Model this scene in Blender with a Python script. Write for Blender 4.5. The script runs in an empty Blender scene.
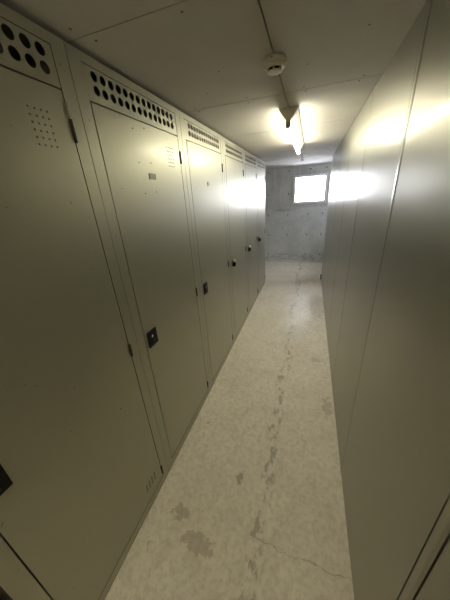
import bpy, bmesh, math, random
from mathutils import Matrix, Vector
random.seed(4)
PI = math.pi
scn = bpy.context.scene
COL = scn.collection

# ------------------------------------------------------------------ place
XL, XR = -0.70, 0.2655          # face of the lockers, face of the sheet metal wall
ZL, ZC = 1.938, 1.958           # locker top, ceiling
YB = 5.72                       # end wall
YF = -1.6                       # wall behind the camera
XW0, XW1 = -1.26, 1.70          # outer side walls
SEAMS = [0.070, 0.745, 1.437, 2.158, 2.850, 3.535, 4.219]
PANELS = [-0.37 + 0.695 * k for k in range(8)]
WX0, WX1, WZ0, WZ1 = -0.362, 0.290, 1.252, 1.792   # window opening

# ------------------------------------------------------------------ mesh builder
class MB:
    def __init__(s):
        s.v, s.f, s.m, s.sm = [], [], [], []
    def face(s, pts, mi=0, smooth=False):
        n = len(s.v)
        s.v += [tuple(p) for p in pts]
        s.f.append(list(range(n, n + len(pts)))); s.m.append(mi); s.sm.append(smooth)
    def box(s, x0, x1, y0, y1, z0, z1, mi=0):
        n = len(s.v)
        s.v += [(x, y, z) for x in (x0, x1) for y in (y0, y1) for z in (z0, z1)]
        for q in ((0, 1, 3, 2), (4, 6, 7, 5), (0, 4, 5, 1), (2, 3, 7, 6), (0, 2, 6, 4), (1, 5, 7, 3)):
            s.f.append([n + i for i in q]); s.m.append(mi); s.sm.append(False)
    def lathe(s, c, prof, n=32, axis='z', mi=0, smooth=True):
        """prof: list of (r, t) along the axis; closed with caps where r > 0"""
        def P(r, t, a):
            u, w = r * math.cos(a), r * math.sin(a)
            if axis == 'z': return (c[0] + u, c[1] + w, c[2] + t)
            if axis == 'x': return (c[0] + t, c[1] + u, c[2] + w)
            return (c[0] + u, c[1] + t, c[2] + w)
        base = len(s.v)
        for r, t in prof:
            for k in range(n):
                s.v.append(P(r, t, 2 * PI * k / n))
        for i in range(len(prof) - 1):
            for k in range(n):
                k2 = (k + 1) % n
                s.f.append([base + i * n + k, base + i * n + k2, base + (i + 1) * n + k2, base + (i + 1) * n + k])
                s.m.append(mi); s.sm.append(smooth)
        for i in (0, len(prof) - 1):
            if prof[i][0] > 1e-6:
                s.f.append([base + i * n + k for k in range(n)]); s.m.append(mi); s.sm.append(False)
    def holes(s, x, y0, y1, z0, z1, ny, nz, r, depth, mi=0, n=16):
        """a sheet in the plane X = x, facing +x, pierced by ny by nz round holes with a short wall"""
        dy, dz = (y1 - y0) / ny, (z1 - z0) / nz
        for i in range(ny):
            for j in range(nz):
                cy, cz = y0 + dy * (i + .5), z0 + dz * (j + .5)
                ring, outer = [], []
                for k in range(n):
                    a = 2 * PI * k / n + PI / 4
                    c, sn = math.cos(a), math.sin(a)
                    ring.append((cy + r * c, cz + r * sn))
                    q = 1 / max(abs(c), abs(sn))
                    outer.append((cy + dy / 2 * c * q, cz + dz / 2 * sn * q))
                for k in range(n):
                    k2 = (k + 1) % n
                    s.face([(x, *outer[k]), (x, *outer[k2]), (x, *ring[k2]), (x, *ring[k])], mi)
                    s.face([(x, *ring[k]), (x, *ring[k2]), (x - depth, *ring[k2]), (x - depth, *ring[k])], mi)
    def build(s, name, mats, parent=None, bevel=0, weld=True):
        me = bpy.data.meshes.new(name)
        me.from_pydata(s.v, [], s.f)
        for p, mi, sm in zip(me.polygons, s.m, s.sm):
            p.material_index = mi; p.use_smooth = sm
        if not isinstance(mats, (list, tuple)): mats = [mats]
        for m in mats: me.materials.append(m)
        bm = bmesh.new(); bm.from_mesh(me)
        if weld: bmesh.ops.remove_doubles(bm, verts=bm.verts, dist=1e-5)
        bmesh.ops.recalc_face_normals(bm, faces=bm.faces)
        bm.to_mesh(me); bm.free()
        o = bpy.data.objects.new(name, me); COL.objects.link(o)
        if parent is not None:
            o.parent = parent
            w = parent
            off = Vector((0, 0, 0))
            while w is not None:
                off += w.location; w = w.parent
            me.transform(Matrix.Translation(-off))
        if bevel:
            b = o.modifiers.new('bevel', 'BEVEL'); b.width = bevel; b.segments = 2
            b.limit_method = 'ANGLE'; b.angle_limit = math.radians(40)
        return o

def thing(name, loc, label, cat, group=None):
    o = bpy.data.objects.new(name, None); COL.objects.link(o)
    o.empty_display_size = .1; o.location = loc
    tag(o, label, cat, group); return o
def tag(o, label, cat, group=None):
    o['label'] = label; o['category'] = cat
    if group: o['group'] = group
    return o
def struct(o):
    o['kind'] = 'structure'; return o

# ------------------------------------------------------------------ materials
class NT:
    def __init__(s, name):
        s.mat = bpy.data.materials.new(name); s.mat.use_nodes = True
        s.t = s.mat.node_tree; s.p = s.t.nodes['Principled BSDF']; s.out = s.t.nodes['Material Output']
    def n(s, typ, **kw):
        o = s.t.nodes.new(typ)
        for k, v in kw.items(): setattr(o, k, v)
        return o
    def l(s, a, b): s.t.links.new(a, b)
    def val(s, sock, v):
        if isinstance(v, (int, float, tuple, list)): sock.default_value = v
        else: s.l(v, sock)
    def math(s, op, a, b=0.0, c=None, clamp=False):
        o = s.n('ShaderNodeMath', operation=op, use_clamp=clamp)
        s.val(o.inputs[0], a); s.val(o.inputs[1], b)
        if c is not None: s.val(o.inputs[2], c)
        return o.outputs[0]
    def pos(s):
        return s.n('ShaderNodeNewGeometry').outputs['Position']
    def mapped(s, vec, scale):
        o = s.n('ShaderNodeMapping'); s.l(vec, o.inputs['Vector']); o.inputs['Scale'].default_value = scale
        return o.outputs[0]
    def noise(s, vec, scale, detail=4, rough=.55, dist=0.0):
        o = s.n('ShaderNodeTexNoise'); s.l(vec, o.inputs['Vector'])
        o.inputs['Scale'].default_value = scale; o.inputs['Detail'].default_value = detail
        o.inputs['Roughness'].default_value = rough; o.inputs['Distortion'].default_value = dist
        return o.outputs['Fac']
    def ramp(s, fac, a, b, lo=0.0, hi=1.0):
        o = s.n('ShaderNodeMapRange', interpolation_type='SMOOTHSTEP'); s.val(o.inputs['Value'], fac)
        o.inputs['From Min'].default_value = a; o.inputs['From Max'].default_value = b
        o.inputs['To Min'].default_value = lo; o.inputs['To Max'].default_value = hi
        return o.outputs[0]
    def mix(s, fac, a, b):
        o = s.n('ShaderNodeMix', data_type='RGBA'); s.val(o.inputs[0], fac)
        for i, c in ((6, a), (7, b)):
            if isinstance(c, tuple): o.inputs[i].default_value = (*c, 1)
            else: s.l(c, o.inputs[i])
        return o.outputs[2]
    def bump(s, h, strength, dist):
        o = s.n('ShaderNodeBump'); s.l(h, o.inputs['Height'])
        o.inputs['Strength'].default_value = strength; o.inputs['Distance'].default_value = dist
        s.l(o.outputs[0], s.p.inputs['Normal'])
    def color(s, c): 
        if isinstance(c, tuple): s.p.inputs['Base Color'].default_value = (*c, 1)
        else: s.l(c, s.p.inputs['Base Color'])
    def coat(s, w, r):
        s.p.inputs['Coat Weight'].default_value = w; s.p.inputs['Coat Roughness'].default_value = r
    def set(s, rough=.5, metal=0.0, spec=.5):
        s.val(s.p.inputs['Roughness'], rough); s.val(s.p.inputs['Metallic'], metal)
        s.p.inputs['Specular IOR Level'].default_value = spec

def plain(name, c, rough=.5, metal=0.0, spec=.5):
    t = NT(name); t.color(c); t.set(rough, metal, spec); return t.mat

def paint_mat():
    t = NT('locker_paint'); p = t.pos()
    spots = t.ramp(t.noise(p, 95, 0, .4), .86, .88)
    t.color(t.mix(t.math('MULTIPLY', spots, .6), (.455, .448, .355), (.16, .13, .08)))
    t.set(.44, PAINT_METAL, .5); t.coat(.18, .16)
    return t.mat
PAINT_METAL = .80

def sheet_mat():
    t = NT('bare_sheet_metal'); p = t.pos()
    t.color((.35, .342, .28))
    t.set(.38, .9, .5); t.coat(.20, .12)
    return t.mat

def floor_mat():
    t = NT('worn_concrete_floor'); p = t.pos()
    sep = t.n('ShaderNodeSeparateXYZ'); t.l(p, sep.inputs[0]); X, Y = sep.outputs[0], sep.outputs[1]
    big = t.noise(p, 2.6, 6, .6, .4)
    fine = t.noise(p, 38, 5, .65)
    c = t.mix(t.ramp(big, .3, .7), (.76, .705, .59), (.86, .81, .695))
    c = t.mix(t.ramp(fine, .40, .70, 0, .48), c, (.50, .44, .32))
    mid = t.noise(t.mapped(p, (1.6, 1, 1)), 10, 5, .68, .8)
    c = t.mix(t.ramp(mid, .40, .72, 0, .42), c, (.54, .48, .37))
    # pale trowel marks
    c = t.mix(t.ramp(t.noise(t.mapped(p, (1, 2.6, 1)), 6, 4, .6, 1.2), .58, .75, 0, .35), c, (.90, .86, .74))
    # scattered brown stains
    st = t.ramp(t.noise(p, 7.5, 3, .5, .6), .70, .735)
    c = t.mix(t.math('MULTIPLY', st, .45), c, (.24, .20, .13))
    pits = t.ramp(t.noise(p, 60, 2, .5), .74, .78)
    c = t.mix(t.math('MULTIPLY', pits, .4), c, (.20, .17, .11))
    # worn chipped joint running down the aisle
    wob = t.math('MULTIPLY', t.math('SUBTRACT', t.noise(p, 1.8, 2), .5), .22)
    d = t.math('ABSOLUTE', t.math('SUBTRACT', X, t.math('ADD', wob, -.125)))
    band = t.ramp(d, .015, .05, 1, 0)
    chips = t.ramp(t.noise(t.mapped(p, (2.2, 1, 1)), 13, 4, .62), .50, .58)
    chip = t.math('MULTIPLY', band, chips)
    c = t.mix(t.math('MULTIPLY', chip, .48), c, (.19, .165, .11))
    # hairline crack across the aisle near the front
    w2 = t.math('MULTIPLY', t.math('SUBTRACT', t.noise(p, 9, 4, .6), .5), .10)
    d2 = t.math('ABSOLUTE', t.math('SUBTRACT', Y, t.math('ADD', t.math('MULTIPLY_ADD', X, -.05, .585), w2)))
    crack = t.math('MULTIPLY', t.ramp(d2, .0006, .0032, 1, 0), t.ramp(X, -.22, -.1))
    c = t.mix(t.math('MULTIPLY', crack, .42), c, (.15, .125, .08))
    # a few stains and one painted sheen, with their own outline
    def blot(cx, cy, rx, ry, k, col, edge=.6):
        nonlocal c
        e = t.math('ADD', t.math('POWER', t.math('DIVIDE', t.math('SUBTRACT', X, cx), rx), 2.0),
                   t.math('POWER', t.math('DIVIDE', t.math('SUBTRACT', Y, cy), ry), 2.0))
        e = t.math('ADD', e, t.math('MULTIPLY', t.math('SUBTRACT', t.noise(p, 26, 5, .6), .5), 5.5))
        m = t.ramp(e, .75, .95, 1, 0)
        c = t.mix(t.math('MULTIPLY', m, k), c, col); return m
    blot(-.405, .50, .075, .042, .40, (.27, .235, .16))
    blot(-.535, .585, .05, .035, .45, (.27, .235, .16))
    blot(-.285, .83, .02, .03, .5, (.22, .18, .11))
    blot(.215, 1.50, .035, .10, .45, (.33, .29, .19))
    blot(.14, 2.05, .06, .04, .35, (.33, .29, .19))
    damp = blot(.20, 3.30, .19, .40, .45, (.36, .33, .25))
    shine = blot(-.07, 3.2, .17, .75, .3, (.80, .77, .68))  # smoother patch; the window's sheen is put into its paler colour
    blot(-.14, 2.55, .13, .20, .35, (.62, .60, .53))
    t.color(c)
    r = t.ramp(fine, .3, .7, .50, .68)
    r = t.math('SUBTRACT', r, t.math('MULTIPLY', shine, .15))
    t.set(r, 0, .5)
    h = t.math('SUBTRACT', t.math('ADD', t.math('MULTIPLY', big, .3), t.math('MULTIPLY', fine, .25)), t.math('ADD', chip, crack))
    t.bump(h, .35, .004)
    return t.mat

def concrete_mat(name, a, b, low=None):
    t = NT(name); p = t.pos()
    sep = t.n('ShaderNodeSeparateXYZ'); t.l(p, sep.inputs[0]); Z = sep.outputs[2]; X = sep.outputs[0]
    big = t.noise(p, 3.2, 6, .6, .5); fine = t.noise(p, 30, 5, .6)
    c = t.mix(t.ramp(big, .3, .7), a, b)
    if low:      # the lower pour is a paler mix
        c2 = t.mix(t.ramp(big, .3, .7), *low)
        c = t.mix(t.ramp(Z, 1.165, 1.185, 1, 0), c, c2)
        dirt = t.math('MULTIPLY', t.ramp(t.noise(t.mapped(p, (1, 1, 2.2)), 9, 4, .65), .45, .68), t.ramp(Z, .02, .34, 1, 0))
        c = t.mix(t.math('MULTIPLY', dirt, .7), c, (.20, .19, .16))
        drip = t.ramp(t.noise(t.mapped(p, (5, 1, .5)), 3, 4), .50, .68)
        c = t.mix(t.math('MULTIPLY', drip, .45), c, (.68, .69, .68))
        seam = t.ramp(t.math('ABSOLUTE', t.math('ADD', X, .255)), .004, .012, 1, 0)
        c = t.mix(t.math('MULTIPLY', seam, .35), c, (.62, .62, .60))
    c = t.mix(t.ramp(fine, .4, .75, 0, .3), c, tuple(v * .7 for v in a))
    t.color(c); t.set(.85, 0, .3)
    t.bump(t.math('ADD', big, t.math('MULTIPLY', fine, .4)), .3, .006)
    return t.mat

def board_mat():
    t = NT('ceiling_board'); p = t.pos()
    c = t.mix(t.ramp(t.noise(p, 2.5, 4, .6), .3, .7), (.56, .535, .475), (.61, .585, .52))
    t.color(c); t.set(.8, 0, .3)
    t.bump(t.noise(p, 90, 3), .12, .002)
    return t.mat

def emit_mat(name, c, s):
    t = NT(name); t.color((.8, .8, .8))
    t.p.inputs['Emission Color'].default_value = (*c, 1); t.p.inputs['Emission Strength'].default_value = s
    return t.mat

def glass_mat():
    t = NT('window_glass'); t.t.nodes.remove(t.p)
    tr = t.n('ShaderNodeBsdfTransparent'); tr.inputs[0].default_value = (.95, .97, .97, 1)
    gl = t.n('ShaderNodeBsdfGlossy'); gl.inputs['Roughness'].default_value = .03
    f = t.n('ShaderNodeFresnel'); f.inputs[0].default_value = 1.45
    m = t.n('ShaderNodeMixShader'); t.l(f.outputs[0], m.inputs[0]); t.l(tr.outputs[0], m.inputs[1]); t.l(gl.outputs[0], m.inputs[2])
    t.l(m.outputs[0], t.out.inputs[0]); return t.mat

M = dict(
    paint=paint_mat(), sheet=sheet_mat(), floor=floor_mat(),
    wall=concrete_mat('cast_concrete', (.48, .485, .465), (.59, .595, .57), ((.56, .59, .59), (.68, .70, .70))),
    slab=concrete_mat('cast_concrete_ceiling', (.50, .50, .48), (.66, .66, .64)),
    render=concrete_mat('plain_wall', (.40, .385, .34), (.46, .44, .39)),
    board=board_mat(), plug=plain('tie_hole_mortar', (.15, .15, .14), .9),
    screw=plain('screw_head', (.20, .185, .15), .5, .5), gap=plain('joint_filler', (.06, .055, .045), .9),
    plinth=plain('plinth_brown', (.20, .175, .125), .55), hinge=plain('hinge_black', (.022, .018, .013), .45),
    black=plain('lock_plastic', (.010, .010, .010), .5, 0, .2), silver=plain('silver_knob', (.80, .80, .78), .35, .2), chrome=plain('chrome', (.75, .75, .75), .18, 1),
    tinplate=plain('tinplate', (.26, .245, .20), .5, .4), gap_shade=plain('door_gap_shade', (.10, .095, .075), .7),
    white=plain('white_enamel', (.72, .70, .62), .4), ivory=plain('ivory_plastic', (.66, .62, .50), .45),
    holder=plain('lampholder_plastic', (.85, .80, .66), .5),
    tube=emit_mat('lit_tube', (1.0, .95, .75), 8.2), tube_fill=emit_mat('fill_tube', (1.0, .925, .68), 7.8), frame=plain('window_frame_grey', (.85, .85, .84), .5), sash=plain('window_sash_dark', (.10, .10, .10), .5), alu=plain('aluminium', (.62, .62, .62), .4, .6),
    glass=glass_mat(), rubber=plain('black_rubber', (.015, .015, .015), .7),
)

# ------------------------------------------------------------------ setting
m = MB(); m.box(XW0, XW1, YF, YB, -.12, 0); struct(m.build('floor', M['floor']))

# ceiling boards with open joints, screw heads, then the bare slab near the end wall
m = MB()
g = .0022
xs = [XW0, -1.38 + .0, -.1618, 1.06, XW1]; xs = [XW0, -.1618, 1.06, XW1]
ys = [YF, -.75, .022, .792, 1.5605, 2.33, 3.46]
for i in range(3):
    for j in range(6):
        m.box(xs[i] + g * (i > 0), xs[i + 1] - g * (i < 2), ys[j] + g * (j > 0), ys[j + 1] - g * (j < 5), ZC, ZC + .012, 0)
m.box(XW0, XW1, YF, 3.46, ZC + .012, ZC + .10, 1)
scr = [(x, yy + s * .035) for yy in (.792, 1.5605) for s in (-1, 1) for x in (-.66, -.36, -.06, .18)]
scr += [(-.40, 1.18), (-.05, 1.30), (.12, 1.12), (-.52, 1.36)]
for x, y in scr:
    m.lathe((x + random.uniform(-.02, .02), y + random.uniform(-.008, .008), ZC), [(.0045, 0), (.0035, -.0012)], 10, mi=2)
struct(m.build('ceiling', [M['board'], M['gap'], M['screw']], weld=False))
m = MB(); m.box(XW0, XW1, 3.46, YB, ZC + .002, ZC + .10); 
struct(m.build('ceiling', M['slab']))

m = MB(); m.box(XW0 - .15, XW0, YF, YB + .2, -.12, ZC + .1); struct(m.build('wall_left', M['render']))
m = MB(); m.box(XW1, XW1 + .15, YF, 4.62, -.12, ZC + .1); m.box(XW1, XW1 + .15, 5.52, YB + .2, -.12, ZC + .1)
m.box(XW1, XW1 + .15, 4.62, 5.52, -.12, 1.35); m.box(XW1, XW1 + .15, 4.62, 5.52, 1.80, ZC + .1)
struct(m.build('wall_right', M['render'], weld=False))
m = MB(); m.box(XW1 + .03, XW1 + .07, 4.62, 4.655, 1.35, 1.80); m.box(XW1 + .03, XW1 + .07, 5.485, 5.52, 1.35, 1.80)
m.box(XW1 + .03, XW1 + .07, 4.655, 5.485, 1.35, 1.385); m.box(XW1 + .03, XW1 + .07, 4.655, 5.485, 1.765, 1.80)
w2 = struct(m.build('window_added', M['alu'], weld=False))  # unseen window, added to light the end of the passage
m = MB(); m.box(XW1 + .048, XW1 + .052, 4.655, 5.485, 1.385, 1.765); m.build('window_pane', M['glass'], w2)
m = MB(); m.box(XW0 - .15, XW1 + .15, YF - .15, YF, -.12, ZC + .1); struct(m.build('wall_front', M['render']))
m = MB(); m.box(XW0, XL, YF, .036, 0, ZC - .001); struct(m.build('wall_left_blocker', M['render']))  # unseen block, added to keep the slot beside the first locker dark

# end wall with the window hole
m = MB(); T = .20
m.box(XW0, WX0, YB, YB + T, -.12, ZC + .1); m.box(WX1, XW1, YB, YB + T, -.12, ZC + .1)
m.box(WX0, WX1, YB, YB + T, -.12, WZ0); m.box(WX0, WX1, YB, YB + T, WZ1, ZC + .1)
for k in range(24):                                                  # ragged ridge at the pour joint
    xa = -1.2 + k * .042
    m.box(xa, xa + .042, YB - .018 - random.uniform(0, .008), YB, 1.150 + random.uniform(-.004, .004), 1.186 + random.uniform(-.004, .008), 2)
for x in (-.88, -.46, -.045, .25, .68):
    for z in (1.89, 1.456, 1.04, .617, .18):
        if WX0 - .02 < x < WX1 + .02 and WZ0 < z < WZ1: continue
        m.lathe((x, YB, z), [(.015, 0.0), (.013, -.0025), (.008, -.003), (.006, -.001)], 14, axis='y', mi=1)
struct(m.build('wall_back', [M['wall'], M['plug'], M['slab']], weld=False))
m = MB()
m.face([(XW0, YB - .03, 0), (XW1, YB - .03, 0), (XW1, YB - .022, .02), (XW0, YB - .022, .02)])
m.face([(XW0, YB - .022, .02), (XW1, YB - .022, .02), (XW1, YB, .035), (XW0, YB, .035)])
m.face([(XW0, YB, 0), (XW1, YB, 0), (XW1, YB, .035), (XW0, YB, .035)])
m.face([(XW0, YB, 0), (XW1, YB, 0), (XW1, YB - .03, 0), (XW0, YB - .03, 0)])
struct(m.build('baseboard_back', M['slab']))

# window: aluminium frame set into the opening, one pane
m = MB(); fw = .026; ya, yb = YB - .016, YB + .05
m.box(WX0, WX0 + fw, ya, yb, WZ0, WZ1); m.box(WX1 - fw, WX1, ya, yb, WZ0, WZ1)
m.box(WX0 + fw, WX1 - fw, ya, yb, WZ0, WZ0 + fw); m.box(WX0 + fw, WX1 - fw, ya, yb, WZ1 - fw, WZ1)
w1 = struct(m.build('window_1', M['frame'], weld=False))
m = MB(); sw = .014; a0, a1, b0, b1 = WX0 + fw, WX1 - fw, WZ0 + fw, WZ1 - fw
m.box(a0, a0 + sw, YB + .010, YB + .04, b0, b1); m.box(a1 - sw, a1, YB + .010, YB + .04, b0, b1)
m.box(a0 + sw, a1 - sw, YB + .010, YB + .04, b0, b0 + sw); m.box(a0 + sw, a1 - sw, YB + .010, YB + .04, b1 - sw, b1)
m.build('window_sash', M['sash'], w1, weld=False)
m = MB(); m.box(a0 + sw, a1 - sw, YB + .024, YB + .028, b0 + sw, b1 - sw); m.build('window_pane', M['glass'], w1)

# ------------------------------------------------------------------ lockers on the left
LABELS = [
    'nearest left locker, cut by the photo edge, with a punched grid of tiny black dots',
    'second left locker from camera, with rectangular card holder and large square black lock plate',
    'third left locker from camera, black lock plate and one tiny name plate, no dot grid',
    'fourth left locker from camera, projecting black lock, between the third and fifth lockers',
    'fifth left locker from camera, second from the far end, catching the white window reflection',
    'last left locker at the far end of the row, beside the open passage',
]
def locker(i):
    s0, s1 = SEAMS[i], SEAMS[i + 1]
    e = .0011
    y0, y1 = s0 + e, s1 - e
    d0, d1 = s0 + .050, s1 - .050           # door opening
    zd0, zd1 = .056, 1.813
    t = thing('locker', (XL, (s0 + s1) / 2, 0), LABELS[i], 'locker', 'lockers along the left side of the aisle')
    XB = XL - .50
    # carcass: sides, top, back, floor and the fixed front frame
    m = MB()
    m.box(XB, XL - .02, y0, y0 + .0015, .011, ZL); m.box(XB, XL - .02, y1 - .0015, y1, .011, ZL)
    m.box(XB, XB + .0015, y0 + .0015, y1 - .0015, .011, ZL)
    m.box(XB + .0015, XL - .02, y0 + .0015, y1 - .0015, ZL - .0015, ZL)
    m.box(XB + .0015, XL - .03, y0 + .0015, y1 - .0015, .045, .0465)
    ring = [(y0, .011), (y1, .011), (y1, ZL), (y0, ZL)]; inner = [(d0, zd0 - .002), (d1, zd0 - .002), (d1, 1.911), (d0, 1.911)]
    for k in range(4):
        a, b, c, d = ring[k], ring[(k + 1) % 4], inner[(k + 1) % 4], inner[k]
        m.face([(XL, *a), (XL, *b), (XL, *c), (XL, *d)])
        m.face([(XL - .02, *a), (XL - .02, *b), (XL - .02, *c), (XL - .02, *d)])
        m.face([(XL, *a), (XL, *b), (XL - .02, *b), (XL - .02, *a)])
        m.face([(XL, *d), (XL, *c), (XL - .02, *c), (XL - .02, *d)], 1)  # inner frame edges coloured dark to deepen the shade in the door gaps
    m.build('carcass', [M['paint'], M['gap_shade']], t)
    # plinth
    m = MB(); m.box(XB + .01, XL - .003, y0, y1, 0, .0105); m.build('plinth', M['plinth'], t)
    # pierced header: two rows of fourteen round holes
    m = MB(); xh = XL - .0008
    h0, h1, z0, z1 = d0 + .0012, d1 - .0012, zd1 + .0008, 1.9095
    cy = (d0 + d1) / 2; ha, hb = cy - .0386 * 7, cy + .0386 * 7; za, zb = 1.849, 1.887
    pz = (zb - za); qa, qb = za - pz / 2, zb + pz / 2
    m.holes(xh, ha, hb, qa, qb, 14, 2, .0138, .0015, n=20)
    for r in ((h0, ha, z0, z1), (hb, h1, z0, z1), (ha, hb, z0, qa), (ha, hb, qb, z1)):
        m.face([(xh, r[0], r[2]), (xh, r[1], r[2]), (xh, r[1], r[3]), (xh, r[0], r[3])])
    for r in ((h0, h1, z0, z0), (h0, h1, z1, z1)):
        m.face([(xh, r[0], r[2]), (xh, r[1], r[2]), (xh - .012, r[1], r[2]), (xh - .012, r[0], r[2])])
    m.build('pierced_header', M['paint'], t, weld=False)
    # the door leaf
    gp = .0040
    y0d, y1d, z0d, z1d = d0 + gp, d1 - gp, zd0 + .004, zd1 - .0040
    x = XL + .0006; xb = XL - .018
    m = MB()
    if i < 2:
        pa, pb, qa, qb = s0 + .500, s0 + .570, 1.652, 1.752
        if i == 0: pa, pb = pa - .008, pb - .008
        m.holes(x, pa, pb, qa, qb, 4, 6, .0027, .0015, n=12)
        for r in ((y0d, pa, z0d, z1d), (pb, y1d, z0d, z1d), (pa, pb, z0d, qa), (pa, pb, qb, z1d)):
            m.face([(x, r[0], r[2]), (x, r[1], r[2]), (x, r[1], r[3]), (x, r[0], r[3])])
    else:
        m.face([(x, y0d, z0d), (x, y1d, z0d), (x, y1d, z1d), (x, y0d, z1d)])
    for a, b in (((y0d, z0d), (y1d, z0d)), ((y1d, z0d), (y1d, z1d)), ((y1d, z1d), (y0d, z1d)), ((y0d, z1d), (y0d, z0d))):
        m.face([(x, *a), (x, *b), (xb, *b), (xb, *a)])
    door = m.build('door', M['paint'], t, weld=False)
    # hinges on the far edge: a barrel and its leaf
    for k, zc in enumerate((1.711, .915, .110)):
        m = MB()
        m.lathe((XL + .003, d1 - .0005, zc), [(.0, -.030), (.0046, -.030), (.0046, .030), (.0, .030)], 12)
        m.box(XL - .001, XL + .0022, d1 - .006, d1 + .004, zc - .029, zc + .029)
        hb_ = m.build('hinge', M['hinge'], door, weld=False)
        if k == 0 and i == 0: hb_['label'] = 'top hinge, dark lower half below a painted upper half'
    if i == 0:
        m = MB(); m.lathe((XL + .003, d1 - .0005, 1.743 + .02), [(.0, -.016), (.0042, -.016), (.0042, .018), (.0, .018)], 12)
        m.build('hinge_pin', M['paint'], door)
    # lock
    ly, lz = (s0 + .084 if i == 0 else s0 + .106), .884
    if i < 3:
        m = MB(); wy = (.035 if i < 2 else .030)
        m.box(XL, XL + .006, ly - wy, ly + wy, lz - .041, lz + .041)
        m.box(XL + .006, XL + .008, ly - wy * .72, ly + wy * .72, lz - .032, lz + .032)
        lk = m.build('lock_plate', M['black'], door, bevel=.002, weld=False)
        m = MB(); m.lathe((XL + .008, ly - .008, lz + .014), [(.0075, 0), (.0075, .003), (.0055, .004)], 16, axis='x')
        m.build('keyhole_barrel', M['chrome'], lk)
        m = MB(); m.box(XL + .008, XL + .012, ly - .004, ly + .010, lz - .024, lz - .004); m.build('latch_tab', M['hinge'], lk, bevel=.001)
    else:
        m = MB()
        m.box(XL, XL + .006, ly - .024, ly + .024, lz - .036, lz + .036)
        m.box(XL + .006, XL + .028, ly - .014, ly + .014, lz - .034, lz + .012)
        lk = m.build('lock', M['black'], door, bevel=.003, weld=False)
        m = MB(); m.lathe((XL + .006, ly, lz + .025), [(.014, 0), (.014, .020), (.010, .026), (.0, .027)], 18, axis='x')
        m.build('lock_knob', M['silver'], lk)
    # small plates and rivets
    if i == 1:
        m = MB(); m.box(XL + .0006, XL + .0025, s0 + .312, s0 + .364, 1.593, 1.617)
        m.box(XL + .0025, XL + .0035, s0 + .312, s0 + .364, 1.593, 1.596); m.box(XL + .0025, XL + .0035, s0 + .312, s0 + .315, 1.596, 1.617)
        m.box(XL + .0025, XL + .0035, s0 + .361, s0 + .364, 1.596, 1.617)
        m.build('card_holder', M['tinplate'], door, weld=False)
    elif i in (2, 3):
        w = .016 if i == 2 else .011
        m = MB(); m.box(XL + .0006, XL + .0024, s0 + .338 - w, s0 + .338 + w, 1.589 - w * .8, 1.589 + w * .8)
        m.build('name_plate', M['tinplate'], door)
    if i == 1:
        for yy, zz in ((.253, 1.775), (.335, 1.790), (.257, 1.655), (.345, 1.660), (.262, 1.535), (.352, 1.540)):
            m = MB(); m.lathe((XL + .0006, s0 + yy, zz), [(.0035, 0), (.0028, .0012), (0, .0015)], 10, axis='x')
            m.build('rivet', M['screw'], door)
    if i == 0:
        m = MB(); m.lathe((XL + .0006, .245, 1.485), [(.0045, 0), (.0036, .0012), (0, .0015)], 10, axis='x')
        m.build('rivet', M['screw'], door)
    if i == 0:                                 # four slanting louvre slots low on the leaf
        m = MB()
        for k in range(4):
            yy = s0 + .492 + k * .022
            a, b = (yy, .128), (yy + .006, .180)
            m.face([(x + .0004, a[0], a[1]), (x + .0004, b[0], b[1]), (x + .0035, b[0] + .007, b[1]), (x + .0035, a[0] + .007, a[1])])
            m.face([(x + .0035, a[0] + .007, a[1]), (x + .0035, b[0] + .007, b[1]), (x + .0004, b[0] + .011, b[1]), (x + .0004, a[0] + .011, a[1])])
        m.build('louvre_slots', M['tinplate'], door, weld=False)
    return t
for i in range(6): locker(i)

# ------------------------------------------------------------------ sheet metal wall on the right
PL = [
    'sheet metal panel at the right photo edge, only its corner showing beside two dark joints',
    'large bare sheet metal panel nearest on the right, wholly in view past the dark joints',
    'second full sheet metal panel on the right, beyond the tall double seam',
    'third full sheet metal panel on the right, under the lamp glow',
    'fourth full sheet metal panel on the right, under the lamp end',
    'fifth full sheet metal panel on the right, next to last before the end',
    'last sheet metal panel on the right, beside the window wall, with a black foot',
]
for k in range(7):
    y0, y1 = PANELS[k], PANELS[k + 1]
    t = thing('metal_panel', (XR, (y0 + y1) / 2, 0), PL[k], 'metal panel', 'sheet metal panels along the right side of the aisle')
    m = MB(); m.box(XR, XR + .04, y0 + (.0335 if k == 1 else .0310), y1 - (.0045 if k == 0 else .0012), .006, ZC - .004)
    m.build('face_sheet', M['sheet'], t, bevel=.0006)
    m = MB(); pr = [(XR + .04, y0 + .0006), (XR, y0 + .0006), (XR - .0013, y0 + .009), (XR - .0013, y0 + .013), (XR, y0 + .0294), (XR + .04, y0 + .0294)]
    m.face([(px, py, .003) for px, py in pr]); m.face([(px, py, ZC - .003) for px, py in pr])
    for q in range(6):
        (ax, ay), (bx, by) = pr[q], pr[(q + 1) % 6]
        m.face([(ax, ay, .003), (bx, by, .003), (bx, by, ZC - .003), (ax, ay, ZC - .003)])
    m.build('joint_strip', M['sheet'], t)
    m = MB(); m.box(XR + .006, XR + .036, y0 + .001, y1 - .001, 0, .006)
    m.build('bottom_rail', M['rubber'], t)
    if k == 6:
        m = MB(); m.box(XR - .012, XR + .045, y1 - .004, y1 + .03, 0, .09); m.build('foot', M['rubber'], t, bevel=.003)

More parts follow.
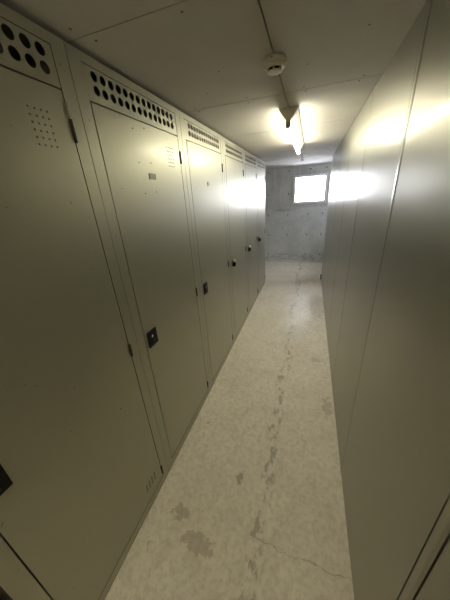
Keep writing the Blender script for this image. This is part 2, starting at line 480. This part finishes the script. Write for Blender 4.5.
# ------------------------------------------------------------------ ceiling things
# fluorescent batten with a V-shaped body and a bare tube under its edge
def batten(LX, LY0, LY1, label, tube_mat):
    t = thing('ceiling_lamp', (LX, (LY0 + LY1) / 2, ZC), label, 'ceiling lamp')
    def prism(m, y0, y1, w0, w1, dz, mi=0):
        P = [(LX - w0, ZC - .001), (LX - w0, ZC - .010), (LX - w1, ZC - dz), (LX + w1, ZC - dz), (LX + w0, ZC - .010), (LX + w0, ZC - .001)]
        m.face([(x, y0, z) for x, z in P], mi); m.face([(x, y1, z) for x, z in reversed(P)], mi)
        for k in range(6):
            a, b = P[k], P[(k + 1) % 6]
            m.face([(a[0], y0, a[1]), (b[0], y0, b[1]), (b[0], y1, b[1]), (a[0], y1, a[1])], mi)
    m = MB(); prism(m, LY0 + .02, LY1 - .02, .053, .014, .056); m.build('reflector', M['white'], t)
    for a, b in ((LY0, LY0 + .02), (LY1 - .02, LY1)):
        m = MB(); prism(m, a, b, .055, .018, .058); m.build('end_cap', M['holder'], t, bevel=.002)
        m = MB(); yc = (a + b) / 2
        m.box(LX - .015, LX + .015, yc - .011, yc + .011, ZC - .090, ZC - .055)
        m.lathe((LX, yc - .011, ZC - .090), [(.015, 0), (.015, .022)], 20, axis='y')
        m.build('lampholder', M['holder'], t, bevel=.002, weld=False)
    m = MB(); m.lathe((LX, LY0 + .022, ZC - .086), [(.013, 0), (.013, LY1 - LY0 - .044)], 20, axis='y')
    m.build('tube', tube_mat, t)
batten(-.160, 1.80, 3.08, 'lit fluorescent tube batten with white V-shaped reflector on the ceiling', M['tube'])
batten(-.160, -1.45, -.17, 'added unseen dimmer tube batten on the ceiling behind the camera', M['tube_fill'])  # unseen lamp, added to brighten the near end of the aisle

# smoke detector
DX, DY = -.163, 1.192
t = thing('smoke_detector', (DX, DY, ZC), 'round ivory smoke detector on the ceiling before the lamp', 'smoke detector')
m = MB(); m.lathe((DX, DY, ZC - .0008), [(.043, 0), (.044, -.003), (.044, -.016), (.042, -.0175)], 40); m.build('base', M['ivory'], t)
m = MB(); m.lathe((DX, DY, ZC - .0183), [(.042, 0), (.042, -.004), (.038, -.0085), (.030, -.0105)], 40); m.build('sensor_head', M['ivory'], t)
m = MB(); m.lathe((DX, DY, ZC - .0288), [(.024, 0), (.024, -.008)], 28); m.build('sensor_chamber', M['black'], t)
for k in range(6):
    a = PI / 6 + k * PI / 3
    m = MB(); m.lathe((DX + .025 * math.cos(a), DY + .025 * math.sin(a), ZC - .0288), [(.0035, 0), (.0035, -.008)], 10); m.build('cage_post', M['ivory'], t)
m = MB(); m.lathe((DX, DY, ZC - .0368), [(.028, 0), (.0285, -.0015), (.026, -.003), (.012, -.004), (0, -.0042)], 32); m.build('cap', M['ivory'], t)
m = MB(); m.lathe((DX - .004, DY - .0445, ZC - .010), [(.0022, 0.001), (.0022, -.001)], 12, axis='y'); m.build('indicator', M['hinge'], t)

# small hook by the end wall
t = thing('ceiling_hook', (-.157, 4.15, ZC), 'small pale metal hook on the ceiling between lamp and window', 'hook')
m = MB(); m.lathe((-.157, 4.15, ZC + .002), [(.022, 0), (.022, -.004), (.008, -.008)], 20); m.build('rose', M['white'], t)
m = MB(); m.lathe((-.157, 4.15, ZC - .006), [(.006, 0), (.006, -.022)], 12)
for k in range(12):
    a0, a1 = PI / 2 + k * PI / 8, PI / 2 + (k + 1) * PI / 8
    for a, b in ((a0, a1),):
        q = [(-.157 + .014 * math.cos(v), ZC - .042 + .014 * math.sin(v)) for v in (a, b)]
        m.box(min(q[0][0], q[1][0]) - .003, max(q[0][0], q[1][0]) + .003, 4.147, 4.153, min(q[0][1], q[1][1]) - .003, max(q[0][1], q[1][1]) + .003)
m.build('hook', M['alu'], t, weld=False)

# ------------------------------------------------------------------ light
w = bpy.data.worlds.new('sky'); scn.world = w; w.use_nodes = True
bg = w.node_tree.nodes['Background']; bg.inputs[0].default_value = (.92, .90, 1.0, 1); bg.inputs[1].default_value = 4.4
def portal(loc, rot, sx, sy):
    pl = bpy.data.lights.new('daylight_portal', 'AREA'); pl.shape = 'RECTANGLE'; pl.size = sx; pl.size_y = sy
    pl.cycles.is_portal = True
    po = bpy.data.objects.new('daylight_portal', pl); COL.objects.link(po); po.location = loc; po.rotation_euler = rot
portal(((WX0 + WX1) / 2, YB + .10, (WZ0 + WZ1) / 2), (-PI / 2, 0, 0), WX1 - WX0, WZ1 - WZ0)
portal((XW1 + .10, 5.07, 1.575), (0, PI / 2, 0), .45, .90)

# ------------------------------------------------------------------ camera
f, p, y, r = 241.94, .4041, -.344, -.071
cp, sp, cy, sy, cr, sr = math.cos(p), math.sin(p), math.cos(y), math.sin(y), math.cos(r), math.sin(r)
F = Vector((sy * cp, cy * cp, -sp)); R0 = Vector((cy, -sy, 0)); U0 = R0.cross(F)
R = cr * R0 + sr * U0; U = -sr * R0 + cr * U0
cam = bpy.data.cameras.new('camera'); co = bpy.data.objects.new('camera', cam); COL.objects.link(co)
cam.sensor_fit = 'HORIZONTAL'; cam.sensor_width = 36; cam.lens = f / 450 * 36; cam.clip_start = .01
mt = Matrix.Identity(4)
for i in range(3): mt[i][0], mt[i][1], mt[i][2] = R[i], U[i], -F[i]
mt.translation = Vector((0, 0, 1.5)); co.matrix_world = mt
scn.camera = co

vs = scn.view_settings
vs.view_transform = 'Standard'; vs.look = 'None'; vs.gamma = 1; vs.use_curve_mapping = False; vs.exposure = 2.72
